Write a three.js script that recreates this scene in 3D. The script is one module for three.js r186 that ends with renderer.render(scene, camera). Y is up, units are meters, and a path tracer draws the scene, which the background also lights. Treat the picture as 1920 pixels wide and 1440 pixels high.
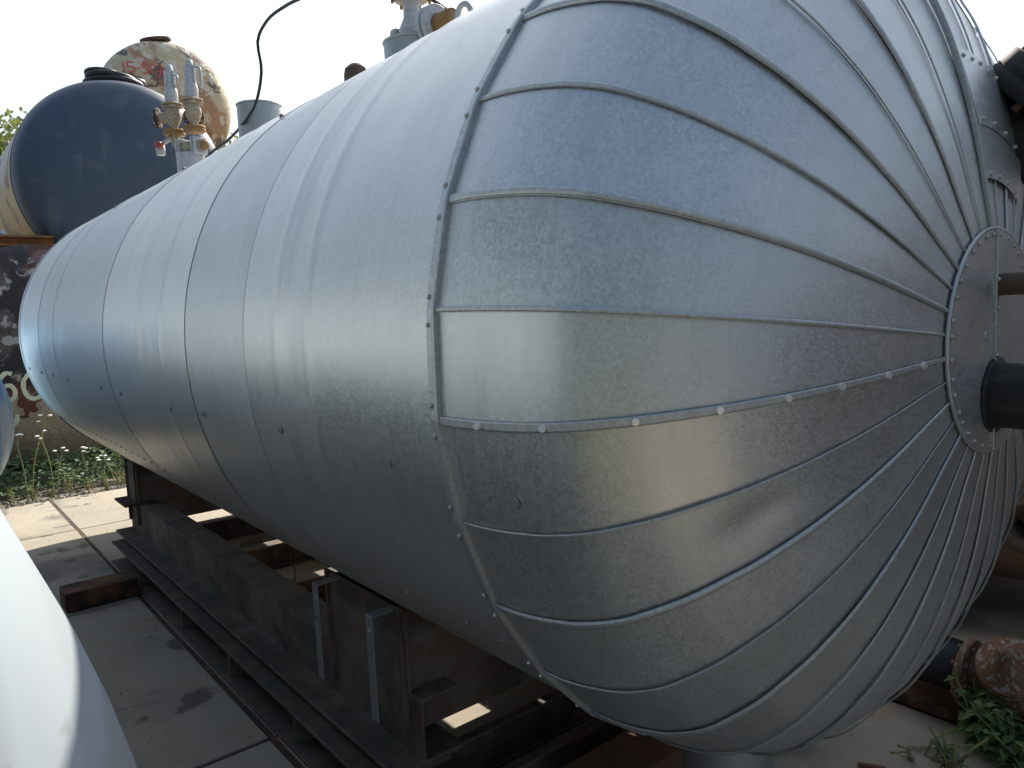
import * as THREE from 'three';
import { mergeGeometries } from 'three/addons/utils/BufferGeometryUtils.js';
import { RoundedBoxGeometry } from 'three/addons/geometries/RoundedBoxGeometry.js';

// ---------------------------------------------------------------- camera, sky, sun, exposure
const scene = new THREE.Scene();
const camera = new THREE.PerspectiveCamera(53.53, 4 / 3, 0.05, 400);
camera.position.set(1.18125, 1.70305, 1.82266);
camera.up.set(-0.054545, 0.993293, -0.101949);
camera.lookAt(1.18125 - 0.773198, 1.70305 - 0.106621, 1.82266 - 0.625137);
const SUN = new THREE.Vector3(-0.75, 0.885, -1).normalize();
const renderer = new THREE.WebGLRenderer({ antialias: true });
renderer.setSize(1024, 768);
renderer.toneMapping = THREE.LinearToneMapping;
renderer.toneMappingExposure = 2.05;
renderer.shadowMap.enabled = true;
const sun = new THREE.DirectionalLight(new THREE.Color(1, 0.93, 0.82), 4.6);
sun.position.copy(SUN).multiplyScalar(40);
sun.castShadow = true;
sun.shadow.mapSize.set(4096, 4096);
Object.assign(sun.shadow.camera, { left: -22, right: 22, top: 22, bottom: -22, near: 1, far: 90 });
scene.add(sun, sun.target);
{ // hazy summer sky: blue away from the sun, white round it and along the horizon
  const w = 512, h = 256, a = new Float32Array(w * h * 4), d = new THREE.Vector3();
  for (let j = 0; j < h; j++) for (let i = 0; i < w; i++) {
    const th = ((j + 0.5) / h - 0.5) * Math.PI, ph = ((i + 0.5) / w - 0.5) * 2 * Math.PI;
    d.set(Math.cos(th) * Math.cos(ph), Math.sin(th), Math.cos(th) * Math.sin(ph));
    const t = Math.acos(Math.min(1, Math.max(-1, d.dot(SUN)))), e = Math.max(0, d.y), m = Math.pow(1 - e, 2.6);
    const g = 0.62 * Math.exp(-Math.pow(t / 0.95, 2)) + 0.9 * Math.exp(-t / 0.22);
    const c = [0.068 + m * 0.19, 0.13 + m * 0.19, 0.24 + m * 0.15].map((v, k) => v + g * [1, 0.98, 0.94][k]);
    a.set([c[0], c[1], c[2], 1], (j * w + i) * 4);
  }
  const tex = new THREE.DataTexture(a, w, h, THREE.RGBAFormat, THREE.FloatType);
  tex.mapping = THREE.EquirectangularReflectionMapping; tex.magFilter = THREE.LinearFilter; tex.minFilter = THREE.LinearFilter; tex.needsUpdate = true;
  scene.background = tex; scene.environment = tex;
}

// ---------------------------------------------------------------- helpers
const V = (x, y, z) => new THREE.Vector3(x, y, z), D = Math.PI / 180, { sin, cos, PI, hypot, min, max, abs, floor, sqrt } = Math;
function rng(s) { return () => { s = (s + 0x6d2b79f5) | 0; let t = Math.imul(s ^ (s >>> 15), 1 | s); t = (t + Math.imul(t ^ (t >>> 7), 61 | t)) ^ t; return ((t ^ (t >>> 14)) >>> 0) / 4294967296; }; }
const hash = (x, y, s) => { let h = Math.imul(x | 0, 374761393) ^ Math.imul(y | 0, 668265263) ^ Math.imul(s | 0, 1442695041); h = Math.imul(h ^ (h >>> 13), 1274126177); return ((h ^ (h >>> 16)) >>> 0) / 4294967296; };
function noise(x, y, s = 0, p = 0) { // value noise, tiles every p cells
  const xi = floor(x), yi = floor(y), w = (v) => (p ? ((v % p) + p) % p : v);
  let u = x - xi, v = y - yi; u = u * u * (3 - 2 * u); v = v * v * (3 - 2 * v);
  const a = hash(w(xi), w(yi), s), b = hash(w(xi + 1), w(yi), s), c = hash(w(xi), w(yi + 1), s), d = hash(w(xi + 1), w(yi + 1), s);
  return a + (b - a) * u + (c - a) * v + (a - b - c + d) * u * v;
}
function fbm(x, y, o, s = 0, p = 0) { let t = 0, a = 0.5, n = 0; for (let k = 0; k < o; k++) { t += a * noise(x, y, s + k, p); n += a; a *= 0.55; x *= 2; y *= 2; p *= 2; } return t / n; }
const sm = (a, b, x) => { const t = min(1, max(0, (x - a) / (b - a))); return t * t * (3 - 2 * t); };
const mix = (a, b, t) => a.map((v, k) => v + (b[k] - v) * t);
const toS = (v) => 255 * (v <= 0.0031308 ? 12.92 * v : 1.055 * Math.pow(v, 1 / 2.4) - 0.055);
function tex(n, f, srgb = true, m = n) { // f(u, v) -> linear [r,g,b] or a number
  const d = new Uint8Array(n * m * 4);
  for (let j = 0; j < m; j++) for (let i = 0; i < n; i++) {
    const c = f((i + 0.5) / n, (j + 0.5) / m), k = (j * n + i) * 4;
    if (typeof c === 'number') d[k] = d[k + 1] = d[k + 2] = 255 * min(1, max(0, c));
    else for (let q = 0; q < 3; q++) d[k + q] = srgb ? min(255, max(0, toS(max(0, c[q])))) : 255 * c[q];
    d[k + 3] = 255;
  }
  const t = new THREE.DataTexture(d, n, m); t.wrapS = t.wrapT = THREE.RepeatWrapping; t.magFilter = THREE.LinearFilter; t.minFilter = THREE.LinearMipmapLinearFilter; t.generateMipmaps = true;
  if (srgb) t.colorSpace = THREE.SRGBColorSpace; t.needsUpdate = true; return t;
}
const scaled = (t, r, ry = r) => { const c = t.clone(); c.repeat.set(r, ry); c.needsUpdate = true; return c; };
const lin = (r, g, b) => new THREE.Color().setRGB(r, g, b);
const mat = (o) => new THREE.MeshStandardMaterial({ side: THREE.DoubleSide, ...o });
const used = {};
function numbered(n) { const k = (used[n] = (used[n] ?? -1) + 1); return k ? n + '_' + String(k).padStart(3, '0') : n; }
function shade(o) { o.traverse((c) => { if (c.isMesh) { c.castShadow = true; c.receiveShadow = true; } }); return o; }
function obj(name, geo, m, parent) {
  const g = Array.isArray(geo) ? join(geo) : geo, o = new THREE.Mesh(g, m);
  o.name = parent ? name : numbered(name); (parent || scene).add(o); o.castShadow = o.receiveShadow = true; return o;
}
function thing(name, label, category, pos = [0, 0, 0], turn = 0, group) {
  const o = new THREE.Group(); o.name = numbered(name); scene.add(o); o.position.set(...pos); o.rotation.y = turn;
  o.userData = { label, category }; if (group) o.userData.group = group; return o;
}
function tag(o, label, category, group) { Object.assign(o.userData, { label, category }); if (group) o.userData.group = group; return o; }
function setting(o, kind = 'structure') { o.userData.kind = kind; return o; }
function join(list) { return mergeGeometries(list.map((g) => { g = g.index ? g.toNonIndexed() : g; for (const k of Object.keys(g.attributes)) if (!['position', 'normal', 'uv'].includes(k)) g.deleteAttribute(k); if (!g.attributes.uv) g.setAttribute('uv', new THREE.BufferAttribute(new Float32Array(g.attributes.position.count * 2), 2)); return g; })); }
// box uv in metres
function metric(g) { const p = g.attributes.position, n = g.attributes.normal, u = new Float32Array(p.count * 2); for (let i = 0; i < p.count; i++) { const a = abs(n.getX(i)), b = abs(n.getY(i)), c = abs(n.getZ(i)); if (b > a && b > c) u.set([p.getX(i), p.getZ(i)], 2 * i); else if (a > c) u.set([p.getZ(i), p.getY(i)], 2 * i); else u.set([p.getX(i), p.getY(i)], 2 * i); } g.setAttribute('uv', new THREE.BufferAttribute(u, 2)); return g; }
function box(x0, x1, y0, y1, z0, z1, r = 0.003) { const g = new RoundedBoxGeometry(x1 - x0, y1 - y0, z1 - z0, 1, min(r, (x1 - x0) / 2.1, (y1 - y0) / 2.1, (z1 - z0) / 2.1)); g.translate((x0 + x1) / 2, (y0 + y1) / 2, (z0 + z1) / 2); return metric(g); }
function align(g, p, dir) { g.applyQuaternion(new THREE.Quaternion().setFromUnitVectors(V(0, 1, 0), dir.clone().normalize())); g.translate(p.x, p.y, p.z); return g; }
function rod(a, b, r0, r1 = r0, seg = 14) { const l = a.distanceTo(b), g = new THREE.CylinderGeometry(r1, r0, l, seg, 1); g.translate(0, l / 2, 0); return align(g, a, b.clone().sub(a)); }
function lathe(pts, p, dir = V(0, 1, 0), seg = 28) { const g = new THREE.LatheGeometry(pts.map(([r, y]) => new THREE.Vector2(max(r, 1e-4), y)), seg); return align(g, p, dir); }
function tube(pts, r, n = 40, seg = 8) { return new THREE.TubeGeometry(new THREE.CatmullRomCurve3(pts), n, r, seg); }
function grid(nu, nv, f, uvf) { // surface from f(i/nu, j/nv) -> [x,y,z]
  const p = [], uv = [], ix = [];
  for (let i = 0; i <= nu; i++) for (let j = 0; j <= nv; j++) { const q = f(i / nu, j / nv); p.push(...q); uv.push(...(uvf ? uvf(i / nu, j / nv, q) : [i / nu, j / nv])); }
  for (let i = 0; i < nu; i++) for (let j = 0; j < nv; j++) { const a = i * (nv + 1) + j, b = a + nv + 1; ix.push(a, b, a + 1, b, b + 1, a + 1); }
  const g = new THREE.BufferGeometry(); g.setAttribute('position', new THREE.Float32BufferAttribute(p, 3)); g.setAttribute('uv', new THREE.Float32BufferAttribute(uv, 2)); g.setIndex(ix); g.computeVertexNormals(); return g;
}
function plate(pts, t, holes = []) { // polygon in (x,y), extruded along z by t, with a small bevel
  const s = new THREE.Shape(pts.map(([x, y]) => new THREE.Vector2(x, y))); for (const h of holes) s.holes.push(h);
  return new THREE.ExtrudeGeometry(s, { depth: t, bevelEnabled: false });
}

// ---------------------------------------------------------------- materials
const spangle = (u, v, n, s) => { // nearest-cell noise, tileable
  const x = u * n, y = v * n, xi = floor(x), yi = floor(y); let b = 9, id = 0;
  for (let a = -1; a <= 1; a++) for (let c = -1; c <= 1; c++) { const cx = ((xi + a) % n + n) % n, cy = ((yi + c) % n + n) % n, dx = xi + a + hash(cx, cy, s) - x, dy = yi + c + hash(cx, cy, s + 7) - y, d = dx * dx + dy * dy; if (d < b) { b = d; id = hash(cx, cy, s + 13); } }
  return id;
};
const SP = [[150, 3], [260, 5]].map(([n, s]) => { const a = new Float32Array(1024 * 1024); for (let j = 0; j < 1024; j++) for (let i = 0; i < 1024; i++) a[j * 1024 + i] = spangle((i + 0.5) / 1024, (j + 0.5) / 1024, n, s) - 0.5; return (u, v) => a[floor(v * 1024) * 1024 + floor(u * 1024)]; });
const galvC = tex(1024, (u, v) => { const f = fbm(u * 6, v * 6, 3, 11, 6) - 0.5, k = 1 + 0.17 * SP[0](u, v) + 0.17 * SP[1](u, v) + 0.08 * f, ox = sm(0.56, 0.64, fbm(u * 9 + 0.2, v * 9, 5, 15, 9)), run = sm(0.6, 0.7, fbm(u * 46, v * 5, 4, 17, 0)); return mix(mix([0.5 * k, 0.517 * k, 0.51 * k], [0.56, 0.565, 0.56], 0.3 * ox), [0.4, 0.41, 0.4], 0.22 * run); });
const galvR = tex(1024, (u, v) => 0.74 + 0.16 * SP[0](u, v) + 0.12 * SP[1](u, v) + 0.12 * (fbm(u * 5, v * 5, 3, 31, 5) - 0.5), false);
const R1 = 1 / 0.8;
const M = {};
M.galv = mat({ color: lin(1, 1, 1), map: scaled(galvC, R1), metalness: 0.84, roughness: 0.57, roughnessMap: scaled(galvR, R1) });
M.galvs = [M.galv, ...[[0.93, 0.94, 0.95], [1, 0.99, 0.975], [0.88, 0.9, 0.91]].map(([a, b, c], i) => { const m = M.galv.clone(); m.color = lin(a, b, c); m.roughness = 0.57 + [0.05, -0.05, 0.02][i]; return m; })];
M.galvTrim = mat({ color: lin(0.82, 0.83, 0.84), map: scaled(galvC, R1), metalness: 0.9, roughness: 0.55 });
M.screw = mat({ color: lin(0.5, 0.5, 0.48), metalness: 0.9, roughness: 0.42 });
M.zincBright = mat({ color: lin(0.72, 0.72, 0.7), metalness: 0.6, roughness: 0.35 });
M.stud = mat({ color: lin(0.2, 0.19, 0.2), metalness: 0.3, roughness: 0.65 });
const rustC = tex(512, (u, v) => { const f = fbm(u * 6, v * 6, 6, 61, 6), g = fbm(u * 16, v * 16, 4, 71, 16); let c = mix([0.05, 0.03, 0.022], [0.16, 0.075, 0.04], sm(0.35, 0.7, f)); c = mix(c, [0.24, 0.11, 0.05], 0.6 * sm(0.55, 0.72, g)); return mix(c, [0.03, 0.025, 0.025], 0.7 * sm(0.5, 0.62, fbm(u * 9, v * 9, 5, 81, 9))); });
M.rust = mat({ map: scaled(rustC, 1.2), roughness: 0.85, metalness: 0.1, bumpMap: scaled(rustC, 5), bumpScale: 0.001 });
M.rustOrange = mat({ map: scaled(tex(256, (u, v) => mix([0.13, 0.06, 0.03], [0.32, 0.15, 0.06], fbm(u * 8, v * 8, 5, 65, 8))), 2), roughness: 0.9 });
M.steel = mat({ map: scaled(tex(512, (u, v) => { const f = fbm(u * 5, v * 5, 6, 91, 5), g = fbm(u * 12, v * 12, 4, 95, 12); let c = mix([0.08, 0.066, 0.056], [0.2, 0.165, 0.135], sm(0.3, 0.7, f)); return mix(c, [0.16, 0.095, 0.06], 0.6 * sm(0.46, 0.66, g)); }), 1.1), roughness: 0.75, metalness: 0.25 });
M.black = mat({ color: lin(0.012, 0.012, 0.014), roughness: 0.55 });
M.blackPipe = mat({ map: scaled(tex(256, (u, v) => { const f = fbm(u * 6, v * 6, 5, 101, 6); return mix([0.008, 0.007, 0.007], [0.03, 0.024, 0.02], sm(0.5, 0.8, f)); }), 3), roughness: 0.75 });
M.brownPipe = mat({ map: scaled(tex(256, (u, v) => { const f = fbm(u * 5, v * 5, 5, 111, 5); return mix([0.05, 0.034, 0.022], [0.1, 0.062, 0.034], f); }), 3), roughness: 0.6 });
M.valveGrey = mat({ map: scaled(tex(512, (u, v) => { const f = fbm(u * 7, v * 7, 6, 121, 7), g = fbm(u * 14, v * 14, 4, 125, 14); let c = mix([0.4, 0.42, 0.44], [0.55, 0.56, 0.57], f); c = mix(c, [0.26, 0.2, 0.13], 0.5 * sm(0.5, 0.8, g)); return c; }), 3), roughness: 0.55, metalness: 0.2 });
M.valveOchre = mat({ map: scaled(tex(512, (u, v) => { const f = fbm(u * 7, v * 7, 6, 131, 7), g = fbm(u * 12, v * 12, 5, 135, 12); let c = mix([0.34, 0.28, 0.18], [0.45, 0.41, 0.32], f); return mix(c, [0.22, 0.11, 0.045], 0.7 * sm(0.42, 0.75, g)); }), 3), roughness: 0.75 });
M.flangeRust = mat({ map: scaled(tex(256, (u, v) => mix([0.24, 0.12, 0.035], [0.36, 0.22, 0.09], fbm(u * 9, v * 9, 5, 141, 9))), 4), roughness: 0.8 });
M.valvePatch = mat({ map: scaled(tex(512, (u, v) => { const g = fbm(u * 9, v * 9, 5, 145, 9), f = fbm(u * 20, v * 20, 4, 147, 20); let c = mix([0.13, 0.05, 0.027], [0.23, 0.11, 0.06], f); return mix(c, [0.3, 0.31, 0.27], 0.8 * sm(0.58, 0.66, g)); }), 4), roughness: 0.75, bumpMap: scaled(rustC, 6), bumpScale: 0.003 });
M.red = mat({ color: lin(0.36, 0.07, 0.055), roughness: 0.5 });
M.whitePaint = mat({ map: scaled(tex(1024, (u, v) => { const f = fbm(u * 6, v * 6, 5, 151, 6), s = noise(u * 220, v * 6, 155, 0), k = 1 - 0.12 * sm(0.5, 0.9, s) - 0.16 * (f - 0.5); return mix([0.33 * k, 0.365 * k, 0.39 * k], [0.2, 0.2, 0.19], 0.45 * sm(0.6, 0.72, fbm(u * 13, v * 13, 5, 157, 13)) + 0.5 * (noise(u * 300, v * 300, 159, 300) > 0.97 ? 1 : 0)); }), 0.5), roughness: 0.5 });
M.skyBlue = mat({ map: scaled(tex(512, (u, v) => { const s = fbm(u * 40, v * 4, 4, 161, 4), f = fbm(u * 5, v * 5, 5, 163, 5); return mix(mix([0.2, 0.42, 0.66], [0.3, 0.52, 0.72], f), [0.7, 0.75, 0.8], 0.85 * sm(0.56, 0.68, s)); }), 0.5), roughness: 0.45 });
M.navy = mat({ map: scaled(tex(512, (u, v) => { const f = fbm(u * 4, v * 4, 6, 171, 4), g = fbm(u * 30, v * 30, 3, 173, 30); return mix(mix([0.03, 0.05, 0.08], [0.044, 0.066, 0.1], f), [0.15, 0.15, 0.16], 0.25 * sm(0.6, 0.85, g) + 0.3 * sm(0.58, 0.72, fbm(u * 40, v * 3, 4, 177, 0)) * sm(0.4, 0.6, f)); }), 0.5), roughness: 0.5 });
M.yellowShell = mat({ map: scaled(tex(512, (u, v) => { const f = fbm(u * 5, v * 14, 5, 181, 5), g = fbm(u * 10, v * 20, 5, 185, 10); const ang = abs(v - 0.5); let c = mix([0.42, 0.4, 0.36], [0.42, 0.29, 0.09], 1 - sm(0.24, 0.28, ang + 0.1 * (f - 0.5))); c = mix(c, [0.07, 0.055, 0.04], 0.8 * sm(0.62, 0.68, g)); return c; }), 0.3, 1 / (2 * PI * 1.29)), roughness: 0.5, metalness: 0.35 });
M.brownShell = mat({ map: scaled(tex(512, (u, v) => { const f = fbm(u * 5, v * 5, 6, 191, 5); return mix([0.26, 0.16, 0.12], [0.34, 0.215, 0.165], f); }), 0.5), roughness: 0.42, metalness: 0.25 });
const crack = (u, v, n, s) => { const x = u * n, y = v * n, xi = floor(x), yi = floor(y); let b = 9, c2 = 9; for (let a = -1; a <= 1; a++) for (let c = -1; c <= 1; c++) { const dx = xi + a + hash(xi + a, yi + c, s) - x, dy = yi + c + hash(xi + a, yi + c, s + 7) - y, d = sqrt(dx * dx + dy * dy); if (d < b) { c2 = b; b = d; } else if (d < c2) c2 = d; } return c2 - b; };
const rustyHeadT = tex(1024, (u, v) => { // planar, 3 m square, v up: blistered dark paint over the upper part, cracked tan paint below
  const w = 0.06 * (fbm(u * 9, v * 9, 4, 201) - 0.5), x = u + w, y = v + w, f = fbm(x * 6, y * 6, 6, 203), g = fbm(x * 14, y * 14, 5, 207), h = fbm(x * 30, y * 30, 4, 209);
  const cr = crack(x * 1.0, y * 2.2, 26, 211); let tan = mix([0.25, 0.19, 0.12], [0.42, 0.34, 0.23], f); tan = mix(tan, [0.1, 0.075, 0.05], 0.75 * (1 - sm(0.0, 0.09, cr)) * sm(0.35, 0.6, g));
  const edge = y + 0.22 * (f - 0.5) + 0.1 * (g - 0.5);
  let dark = mix([0.018, 0.014, 0.013], [0.1, 0.07, 0.058], sm(0.35, 0.65, g)); dark = mix(dark, [0.35, 0.17, 0.15], 0.9 * sm(0.47, 0.51, fbm(x * 5 + 3, y * 5 + 1, 5, 213))); dark = mix(dark, [0.35, 0.31, 0.27], 0.9 * sm(0.52, 0.57, h) * sm(0.42, 0.52, g)); dark = mix(dark, [0.1, 0.03, 0.02], 0.8 * sm(0.56, 0.6, fbm(x * 8 + 9, y * 8, 4, 215)));
  let c = mix(tan, dark, sm(0.395, 0.41, edge)); return mix(c, [0.12, 0.035, 0.022], sm(0.6, 0.615, fbm(x * 7 + 5, y * 9 + 2, 4, 217)) * (1 - sm(0.4, 0.42, edge))); });
M.rustyHead = mat({ map: rustyHeadT, roughness: 0.75, bumpMap: rustyHeadT, bumpScale: 0.02 });
const beigeT = tex(1024, (u, v) => { const w = 0.05 * (fbm(u * 8, v * 8, 4, 221) - 0.5), x = u + w, y = v - w, f = fbm(x * 7, y * 7, 6, 223), g = fbm(x * 5, y * 8, 5, 227), h = fbm(x * 24, y * 24, 4, 229);
  let c = mix([0.4, 0.33, 0.19], [0.58, 0.5, 0.33], f); c = mix(c, [0.14, 0.11, 0.09], sm(0.6, 0.62, g)); c = mix(c, [0.34, 0.16, 0.08], 0.75 * sm(0.57, 0.66, fbm(x * 6 + 4, y * 5, 5, 231))); c = mix(c, [0.66, 0.6, 0.5], 0.6 * sm(0.58, 0.66, h)); return mix(c, [0.2, 0.15, 0.1], 0.5 * (1 - sm(0, 0.05, crack(x, y, 9, 233))) * sm(0.45, 0.6, f)); });
M.beige = mat({ map: beigeT, roughness: 0.8, bumpMap: beigeT, bumpScale: 0.025 });
M.paintCream = mat({ color: lin(0.62, 0.62, 0.42), roughness: 0.8 });
M.paintRed = mat({ color: lin(0.6, 0.09, 0.1), roughness: 0.8 });
const concT = [0, 1, 2].map((q) => tex(1024, (u, v) => { const s = 300 + q * 20, f = fbm(u * 4, v * 4, 6, s, 4), g = fbm(u * 40, v * 40, 3, s + 7, 40), st = fbm(u * 3 + 0.3, v * 3, 5, s + 9, 3), sp = noise(u * 260, v * 260, s + 11, 260); let k = 0.8 + 0.4 * f + 0.14 * (g - 0.5); let c = [0.34 * k, 0.295 * k, 0.23 * k]; c = mix(c, [0.14, 0.12, 0.11], 0.75 * sm(0.54, 0.72, st)); c = mix(c, [0.3, 0.2, 0.12], 0.3 * sm(0.6, 0.75, fbm(u * 7, v * 7, 4, s + 13, 7))); const wv = 0.05 * (fbm(u * 8, v * 8, 4, s + 15, 8) - 0.5); c = mix(c, [0.07, 0.06, 0.05], 0.8 * (1 - sm(0, 0.012, crack(u + wv, v - wv, 3, s + 17))) * sm(0.45, 0.6, fbm(u * 5, v * 5, 3, s + 19, 5))); c = mix(c, [0.06, 0.052, 0.048], 0.7 * sm(0.66, 0.72, fbm(u * 6 + 2, v * 6, 5, s + 21, 6))); return mix(c, [0.11, 0.1, 0.09], sp > 0.93 ? 0.5 : 0); }));
M.concrete = concT.map((t) => mat({ map: scaled(t, 0.48), roughness: 0.9, bumpMap: scaled(t, 2.0), bumpScale: 0.0015 }));
M.soil = mat({ map: scaled(tex(512, (u, v) => mix([0.1, 0.08, 0.055], [0.24, 0.2, 0.15], fbm(u * 10, v * 10, 6, 401, 10))), 0.4), roughness: 1 });
M.stone = [[0.36, 0.32, 0.27], [0.26, 0.23, 0.2], [0.45, 0.41, 0.36]].map((c) => mat({ color: lin(...c), roughness: 0.95 }));
M.timber = mat({ map: scaled(tex(512, (u, v) => mix([0.1, 0.05, 0.03], [0.2, 0.11, 0.06], fbm(u * 3, v * 40, 5, 411, 0)), true), 1), roughness: 0.9 });
const leafMat = (r, g, b) => new THREE.MeshPhysicalMaterial({ color: lin(r, g, b), roughness: 0.9, transmission: 0.45, thickness: 0, side: THREE.DoubleSide });
M.leaf = leafMat(0.075, 0.12, 0.03); M.leafDark = leafMat(0.065, 0.135, 0.03); M.leafPale = leafMat(0.19, 0.22, 0.06); M.leafNettle = leafMat(0.11, 0.2, 0.035); M.leafDry = leafMat(0.2, 0.17, 0.07);
M.stem = mat({ color: lin(0.2, 0.2, 0.07), roughness: 0.9 }); M.bark = mat({ color: lin(0.09, 0.065, 0.045), roughness: 0.95 }); M.flower = mat({ color: lin(0.75, 0.72, 0.68), roughness: 0.9 });

// ---------------------------------------------------------------- ground
const ground = setting(obj('ground', grid(60, 60, (a, b) => { const x = (a - 0.5) * 240, z = (b - 0.5) * 240, r = max(0, hypot(x + 2, z) - 16); return [x, -0.045 + 0.5 * sm(0, 40, r) * (noise(x / 9, z / 9, 7) - 0.3), z]; }, (a, b, q) => [q[0], q[2]]), M.soil));
const X0 = -5.89, PX = 2.075, Z0 = 0.79, PZ = 2.03, concrete = new THREE.Group(); // slabs with steel edges along the long joints
concrete.name = 'pavement'; setting(concrete); scene.add(concrete);
for (let i = 0; i < 8; i++) for (let k = -5; k < 1; k++) {
  const xa = X0 + (i - 0.7) * PX, x0 = i === 0 ? -7.28 : X0 + (i - 1) * PX, x1 = X0 + i * PX, z0 = Z0 + k * PZ, dy = 0.006 * (hash(i, k, 5) - 0.5) - 0.004;
  const g = box(x0 + 0.007, x1 - 0.007, -0.12, 0, z0 + 0.012, z0 + PZ - 0.012, 0.008); g.attributes.uv.array.forEach((v, n, a) => { a[n] = v + (n % 2 ? hash(i, k, 8) : hash(k, i, 9)) * 3; });
  const s = obj('slab', g, M.concrete[(i * 2 + k + 20) % 3], concrete); s.position.y = dy;
}
for (let k = -4; k < 2; k++) obj('joint_rail', box(-7.28, 8.5, -0.03, -0.006, Z0 + k * PZ - 0.011, Z0 + k * PZ + 0.011, 0.002), M.rust, concrete);

// ---------------------------------------------------------------- the insulated tank
const R = 1.05, H = 1.575, XE = -5.8;
const prof = new THREE.SplineCurve([[0, 1], [0.06, 0.9985], [0.115, 0.991], [0.16, 0.981], [0.207, 0.966], [0.265, 0.934], [0.305, 0.896], [0.35, 0.842], [0.388, 0.78], [0.42, 0.72], [0.46, 0.62], [0.49, 0.515], [0.512, 0.41], [0.528, 0.3], [0.538, 0.225], [0.544, 0.12], [0.547, 0]].map(([a, b]) => new THREE.Vector2(a, b)));
const PR = prof.getSpacedPoints(120).map((p) => [p.x, max(0, p.y)]);
const profX = (rho) => { for (let i = 1; i < PR.length; i++) if (PR[i][1] <= rho) { const t = (PR[i - 1][1] - rho) / (PR[i - 1][1] - PR[i][1]); return PR[i - 1][0] + (PR[i][0] - PR[i - 1][0]) * t; } return 0.547; };
const profN = (rho) => { const d = 0.004, a = profX(max(0, rho - d)), b = profX(min(1, rho + d)), dr = min(1, rho + d) - max(0, rho - d), nx = dr, nr = a - b, l = hypot(nx, nr); return [nx / l, nr / l]; };
const GP = 11.25, PH0 = 49.65;
const flat = (deg) => { const h = GP / 2, e = (((deg - PH0) % GP) + GP) % GP - h; return 1 - 0.85 * (1 - cos(h * D) / cos(e * D)); }; // gores are curved one way only
const polar = (x, rho, deg) => [x, H + rho * cos(deg * D), rho * sin(deg * D)];
const tank = thing('insulated_tank', 'big horizontal tank clad in galvanised sheet with a dished end of radiating panels', 'tank');
const ridge = (x, c, w, a) => a * Math.exp(-Math.pow((x - c) / w, 2));
function shellR(x, deg) { // hand-fitted sheet: rolling ridges and slight buckles
  let d = ridge(x, -0.56, 0.016, 0.0022) + ridge(x, -0.66, 0.03, -0.0016) + ridge(x, -0.75, 0.016, 0.002) + ridge(x, -1.86, 0.018, 0.0025) + ridge(x, -1.97, 0.03, -0.0015) + ridge(x, -2.17, 0.03, 0.0022) + ridge(x, -2.45, 0.05, 0.001) + ridge(x, -4.3, 0.03, 0.002);
  d *= 0.5 + 1.3 * (1 - sm(60, 118, deg)) + 0.15 * noise(deg / 8, x * 3, 4);
  return d + 0.004 * (fbm(x * 1.1 + 4, deg / 26, 3, 33) - 0.5) + 0.0012 * (fbm(x * 5, deg / 9, 2, 37) - 0.5);
}
const seamsX = [0, -0.985, -1.543, -2.834, -4.25, -4.86, XE], seamH = [1, 0.3, 1, 0.8, 0.5, 0.8];
const LAP = 125.2;
for (let i = 0; i + 1 < seamsX.length; i++) {
  const a = seamsX[i], b = seamsX[i + 1], n = max(14, Math.round((a - b) / 0.016)), bump = seamH[i];
  const sheet = (d0, d1, off) => grid(n, Math.round((d1 - d0) / 2), (u, v) => { const x = a + 0.004 - (a - b + 0.022) * u, deg = d0 + (d1 - d0) * v; return polar(x, R - 0.0015 + off + (1 - u) * 0.0018 * bump + shellR(x, deg), deg); }, (u, v, q) => [q[0] + i * 0.37, (d0 + (d1 - d0) * v) * D * R]);
  obj('shell_sheet', sheet(-LAP, LAP, 0), M.galvs[[0, 1, 2, 3, 1, 0][i % 6]], tank);
  obj('shell_sheet', sheet(LAP - 2.5, 360 - LAP + 2.5, -0.006), M.galv, tank);
}
const headUV = (deg, s, k) => [s * R + k * 0.41, deg * D * R * 0.8 + k * 0.17];
const NG = 32, PRG = PR.filter((p) => p[1] > 0.2);
for (let k = 0; k < NG; k++) {
  const d0 = PH0 + k * GP, tw = 0.0035 * (hash(k, 3, 3) - 0.5), n = 46;
  obj('gore_panel', grid(n, 8, (u, v) => { const f = u * (PRG.length - 1), i = min(PRG.length - 2, floor(f)), t = f - i, x = (PRG[i][0] * (1 - t) + PRG[i + 1][0] * t) * R - 0.008 * (1 - u), rho = (PRG[i][1] * (1 - t) + PRG[i + 1][1] * t) * R, deg = d0 + GP * v;
    const nn = profN(rho / R), w = 0.0035 * (noise(u * 5, v * 1.5, k + 60) - 0.5) * sin(PI * u) + tw * (v - 0.5) * sin(PI * u) - 0.0025; let dent = 0;
    if (k === 5) dent = -0.009 * Math.exp(-(((u - 0.52) / 0.06) ** 2 + ((v - 0.45) / 0.2) ** 2));
    return polar(x + nn[0] * (w + dent), rho * flat(d0 + GP * (0.001 + 0.998 * v)) + nn[1] * (w + dent), deg); }, (u, v) => headUV(d0 + GP * v, u, k)), M.galvs[floor(hash(k, 9, 4) * 4)], tank);
}
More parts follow.
